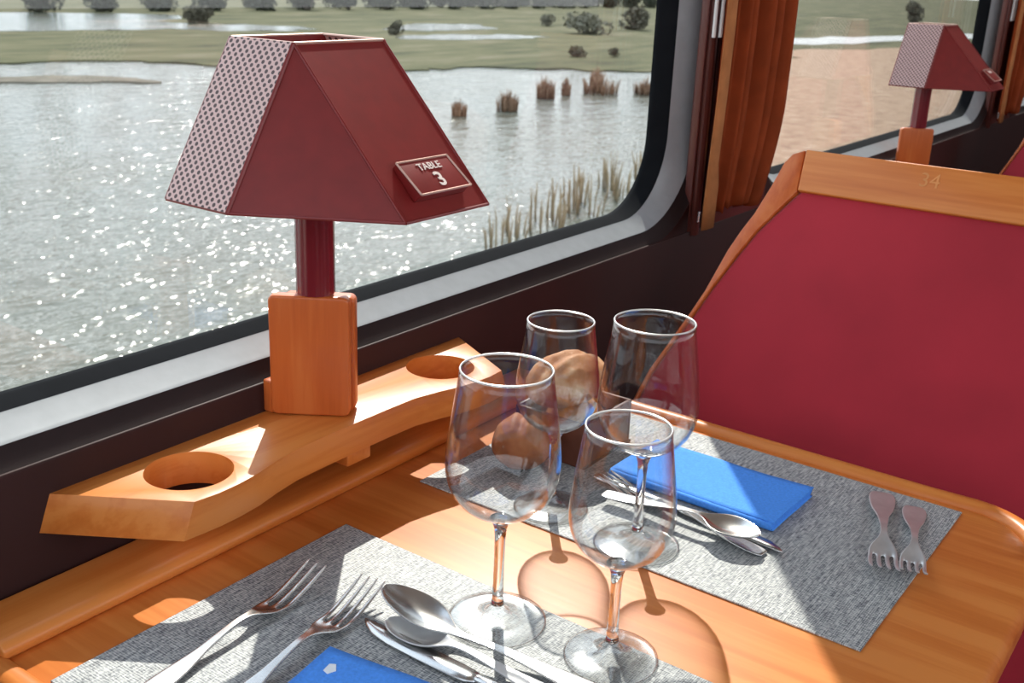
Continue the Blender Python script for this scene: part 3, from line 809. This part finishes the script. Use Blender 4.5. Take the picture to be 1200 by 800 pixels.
tag(c2, 'orange curtain at the right edge, beyond the farther lamp', 'curtain')
# twin white metal rods hanging by the pier
def rods(dy, label):
    root = empty('coat_hook', (WX, 1.508+dy, .60))
    for k, yy in enumerate((1.4985, 1.5165)):
        bm = BM(); add_tube(bm, [(-.720+.002*k, yy+dy, .408), (-.720+.002*k, yy+dy, .80)], .0030, 10); inv(root, bm)
        mesh_obj('rod', bm, M['white_metal'], root)
    bm = BM(); add_box(bm, -.7345, -.716, 1.497+dy, 1.518+dy, .77, .81); inv(root, bm)
    mesh_obj('bracket', bm, M['steel'], root)
    tag(root, label, 'hook')
rods(0, 'pair of thin white metal rods on the pier between window and curtain')
rods(PITCH+.02, 'pair of thin white metal rods at the top right corner beyond the far lamp')

# ------------------------------------------------------------------ outside
ZW = -4.5
def flat(name, pts, z, mat, jag=0.0, label=None, kind='structure', div=6, thick=.05):
    out = []
    n = len(pts)
    for i in range(n):
        a = Vector(pts[i]); b = Vector(pts[(i+1) % n]); d = (b-a); ln = d.length; nn = Vector((d.y, -d.x)).normalized() if ln else Vector((0, 0))
        for k in range(div):
            t = k/div; q = a+d*t
            if jag and k: q += nn*jag*noise.noise(Vector((q.x*.7, q.y*.7, 3.1)))*min(ln*.12, 1.2)
            out.append((q.x, q.y))
    bm = BM(); add_prism(bm, out, lambda p: (p[0], p[1], z-thick), lambda p: (p[0], p[1], z))
    bmesh.ops.triangulate(bm, faces=[f for f in bm.faces if len(f.verts) > 4])
    o = mesh_obj(name, bm, mat, smooth=0)
    return tag(o, kind=kind)
bm = BM(); add_box(bm, -420, -8, -120, 520, ZW-.2, ZW)
tag(mesh_obj('lake_water', bm, M['water'], smooth=0), kind='structure')
farland = [(-52, -60), (-51.5, 5), (-50.7, 17.9), (-49.6, 22.3), (-47.9, 27.0), (-47.7, 30.3), (-46.4, 32.7), (-43.5, 34.4), (-40.8, 35.7), (-37.3, 37.8), (-35.1, 39.1), (-36.3, 43.0), (-35.5, 46.2), (-33.5, 48.0), (-30.6, 50.2), (-28.8, 52.5), (-27.4, 60.0), (-29.1, 68.9), (-25, 80), (-18, 90), (-10, 110), (-10, 500), (-400, 500), (-400, -60)]
flat('far_marsh_ground', farland, ZW+.06, M['marsh'], jag=3)
pools = [[(-64, 5), (-66.8, 28.0), (-66.0, 37.5), (-64.9, 43.9), (-65.0, 49.3), (-61.7, 51.7), (-60.7, 57.4), (-63.7, 61.1), (-68.3, 56.0), (-71.9, 53.1), (-77.2, 59.8), (-81.0, 61.3), (-85.1, 48.5), (-87.6, 37.0), (-90, 5)],
         [(-58.4, 65.0), (-57.0, 69.5), (-57.0, 76.9), (-61.9, 80.4), (-64.3, 76.0), (-62.4, 69.6)],
         [(-51.5, 58.0), (-49.7, 60.6), (-48.3, 66.8), (-48.3, 71.8), (-51.4, 71.1), (-53.5, 65.2), (-54.0, 61.0)],
         [(-35.3, 83.4), (-32.0, 93.6), (-31.0, 109.8), (-28.1, 120.6), (-31.4, 134.1), (-36.1, 105.4), (-39.5, 93.1)]]
for p in pools: flat('marsh_pool_water', p, ZW+.08, M['water'], jag=2, thick=.01)
for p in [[(-42.3, 20.4), (-41.0, 23.0), (-40.0, 24.6), (-39.3, 26.4), (-37.8, 28.1), (-39.7, 28.3), (-41.6, 27.1), (-42.7, 24.0), (-44.2, 21.4)],
          [(-43.5, 10.4), (-42.0, 15.0), (-42.2, 19.0), (-43.8, 18.5), (-45.0, 12.0)]]:
    flat('mud_bank_ground', p, ZW+.05, M['mud'], jag=2)
bank = [(-10.2, -40), (-11.0, -8), (-10.6, 6), (-10.3, 12), (-10.2, 17.2), (-10.6, 21), (-11.2, 25), (-13.5, 31), (-19.5, 42), (-24, 55), (-30.5, 74), (-31.5, 79), (-27.5, 95), (-24.6, 105.8), (-8, 120), (-1.5, 60), (-1.5, -40)]
flat('near_bank_ground', bank, ZW+.10, M['dry_field'], jag=3, thick=.3)

def reed(loc, h, w, nbl, mat, label, group, seed, cat='reeds'):
    rnd = random.Random(seed); bm = BM()
    for _ in range(nbl):
        a = rnd.uniform(0, 2*PI); r = w*.5*math.sqrt(rnd.random()); hh = h*rnd.uniform(.55, 1)*(1-.35*r/(w*.5))
        x, y = r*math.cos(a), r*math.sin(a); lx, ly = rnd.uniform(-.12, .12)*hh+x*.15, rnd.uniform(-.12, .12)*hh+y*.15
        t = rnd.uniform(.009, .016)*(1+h)
        add_tube(bm, [(x, y, -.1), (x+lx*.4, y+ly*.4, hh*.6), (x+lx, y+ly, hh)], [t, t*.9, t*.25], 4)
    o = mesh_obj('reed_clump', bm, M[mat], None, smooth=180, loc=loc)
    return tag(o, label, cat, group)
RC = 'reed clumps standing in the lake'
for i, (x, y, h, w, lab) in enumerate([(-25.3, 37.5, 1.05, .75, 'brown reed clump in the lake, third of the row from the left'),
        (-24.9, 41.2, 1.0, 1.5, 'broadest brown reed clump in the lake, near the right edge of the window'),
        (-25.9, 42.4, 1.2, .6, 'tallest brown reed clump in the lake, just right of the broadest clump'),
        (-23.4, 42.6, .9, 1.1, 'brown reed clump in the lake, rightmost beside the window edge'),
        (-23.8, 32.8, .95, .75, 'brown reed clump in the lake, second of the row from the left'),
        (-24.0, 30.2, .7, .5, 'small dark reed clump in the lake, leftmost of the row'),
        (-25.4, 39.2, .85, .35, 'narrow reed clump in the lake, between the third and the broadest clump')]):
    reed((x, y, ZW), h, w, 90, 'reed', lab, RC, 40+i)
rnd = random.Random(5)
for i in range(9):
    y = 16.0+i*.95; x = -11.4-.16*max(0, y-15)-.5*(i % 2)
    reed((x, y, ZW+.0), rnd.uniform(.6, .9)+.05*i, .88, 13, 'tan_reed', 'pale dry reeds on the near bank below the window corner', 'pale reeds on the near bank', 90+i)

def bushes(name, x, y, w, h, mat, label, group, seed, cat):
    """woody stems under a crown of many small leaf sprays"""
    rnd = random.Random(seed); bm = BM(); lobes = []
    for _ in range(9):
        a = rnd.uniform(0, 2*PI); rr = rnd.uniform(0, .27)
        lobes.append((Vector((rr*math.cos(a)*w, rr*math.sin(a)*w, h*rnd.uniform(.14, .60))), rnd.uniform(.16, .28)))
    for c, r in lobes:
        for _ in range(75):
            d = Vector((rnd.gauss(0, 1), rnd.gauss(0, 1), rnd.gauss(0, 1))).normalized()*rnd.uniform(.55, 1)**.5
            p = c+Vector((d.x*r*w, d.y*r*w, d.z*r*h*1.15)); p.z = max(p.z, .03)
            sz = rnd.uniform(.035, .075)*(w+h)*.5
            u = Vector((rnd.gauss(0, 1), rnd.gauss(0, 1), rnd.gauss(0, 1))).normalized(); v = u.orthogonal().normalized()
            q = [bm.verts.new(p+u*sz), bm.verts.new(p+v*sz*.6), bm.verts.new(p-u*sz), bm.verts.new(p-v*sz*.6)]; bm.faces.new(q)
    o = mesh_obj(name, bm, M[mat], None, smooth=0, loc=(x, y, ZW+.1))
    bm = BM()
    for k in range(4):
        c, r = lobes[k]; add_tube(bm, [(c.x*.15, c.y*.15, -.1), (c.x*.6, c.y*.6, c.z*.6), tuple(c)], [.03*w, .02*w, .008*w], 5)
    mesh_obj('stem', bm, M['mud'], o, smooth=180)
    return tag(o, label, cat, group)
for i, (x, y, w, h, lab) in enumerate([(-54.9, 61.3, 1.7, 1.3, 'round dark bush at the left end of the pale strips of marsh water'),
        (-36.4, 57.2, 1.6, .8, 'low dark bush on the green shore beyond the reeds, left one of a pair'),
        (-35.2, 59.6, .9, .7, 'small dark bush on the green shore, right one of a pair'),
        (-70.4, 56, 3.2, 1.7, 'brownish shrub beside the left pool, above the top of the nearer lamp'),
        (-58.4, 86.1, 2.0, 1.5, 'grey-green shrub behind the narrow strips of water'),
        (-49.8, 79.6, 5, 1.9, 'wide olive shrub mass near the right edge of the large window'),
        (-51.9, 91.2, 4, 2.8, 'tallest olive shrub against the right edge of the large window'),
        (-44.6, 153, 3.6, 4.0, 'dark bush in the fields above the farther lamp')]):
    bushes('bush', x, y, w, h, 'pale_bush' if i in (4, 5) else 'bush', lab, 'bushes on the marsh', 200+i, 'bush')
rnd = random.Random(11)
for i in range(56):
    t = i/55; y = 28+t*165; x = -85.5-4.6*(i % 2)
    bushes('tree', x, y, rnd.uniform(3.4, 4.1), rnd.uniform(1.8, 3.2), 'tree', 'grey-green tree in the distant row along the top of the lake view', 'distant trees beyond the marsh', 300+i, 'tree')
bm = BM(); prevv = None
for i in range(80):
    y = -200+i*12; hgt = 9+7*noise.noise(Vector((y*.012, 0, 0)))+2*noise.noise(Vector((y*.06, 4, 0)))
    row = [bm.verts.new((-330, y, ZW-2)), bm.verts.new((-350, y, ZW+hgt)), bm.verts.new((-390, y, ZW+hgt*1.1)), bm.verts.new((-420, y, ZW-2))]
    if prevv:
        for k in range(3): bm.faces.new((prevv[k], prevv[k+1], row[k+1], row[k]))
    prevv = row
tag(mesh_obj('distant_hills', bm, M['hill'], smooth=180), kind='structure')

# ------------------------------------------------------------------ light
w = bpy.data.worlds.new('sky'); S.world = w; w.use_nodes = True; nt = w.node_tree; nt.nodes.clear()
out = nt.nodes.new('ShaderNodeOutputWorld'); bg = nt.nodes.new('ShaderNodeBackground'); bg.inputs[1].default_value = 1.55
tc = nt.nodes.new('ShaderNodeTexCoord'); sp = nt.nodes.new('ShaderNodeSeparateXYZ'); nt.links.new(tc.outputs['Generated'], sp.inputs[0])
r = ramp(nt, [(.0, (.95, .97, 1.0, 1)), (.25, (.86, .93, 1.0, 1)), (1.0, (.62, .74, .94, 1))]); nt.links.new(sp.outputs[2], r.inputs[0])
nt.links.new(r.outputs[0], bg.inputs[0]); nt.links.new(bg.outputs[0], out.inputs[0])
sun = bpy.data.lights.new('sun', 'SUN'); sun.energy = 4.8; sun.angle = math.radians(.53); sun.color = (1.0, .95, .87)
so = bpy.data.objects.new('sun', sun); COL.objects.link(so); so.rotation_euler = SUN.to_track_quat('-Z', 'Y').to_euler()
so.location = (-3, 3, 5)

# ------------------------------------------------------------------ camera
Rm = [[0.808423367087704, 0.5872597522497273, 0.039719553549454945], [0.22242729876031755, -0.24232219714430842, -0.9443548324318265], [-0.5449566554440524, 0.7722732263640529, -0.32652152689905245]]
cam = bpy.data.cameras.new('camera'); co = bpy.data.objects.new('camera', cam); COL.objects.link(co); S.camera = co
cam.sensor_width = 36; cam.lens = 36*1264.58/1200; cam.clip_start = .02; cam.clip_end = 2000
m = Matrix.Identity(4)
for i in range(3):
    m[i][0] = Rm[0][i]; m[i][1] = -Rm[1][i]; m[i][2] = -Rm[2][i]
m.translation = (0, 0, .492); co.matrix_world = m
cam.dof.use_dof = True; cam.dof.focus_distance = .98; cam.dof.aperture_fstop = 15

# lift the whole place so that the carriage floor is at z = 0
for o in list(COL.objects):
    if o.parent is None: o.location.z += .75

S.view_settings.view_transform = 'Standard'; S.view_settings.look = 'None'; S.view_settings.gamma = 1
S.view_settings.use_curve_mapping = False; S.view_settings.exposure = 0.50
S.cycles.use_denoising = True
S.cycles.max_bounces = 10; S.cycles.transparent_max_bounces = 32; S.cycles.transmission_bounces = 10
S.cycles.caustics_reflective = False; S.cycles.caustics_refractive = False
S.cycles.sample_clamp_indirect = 8
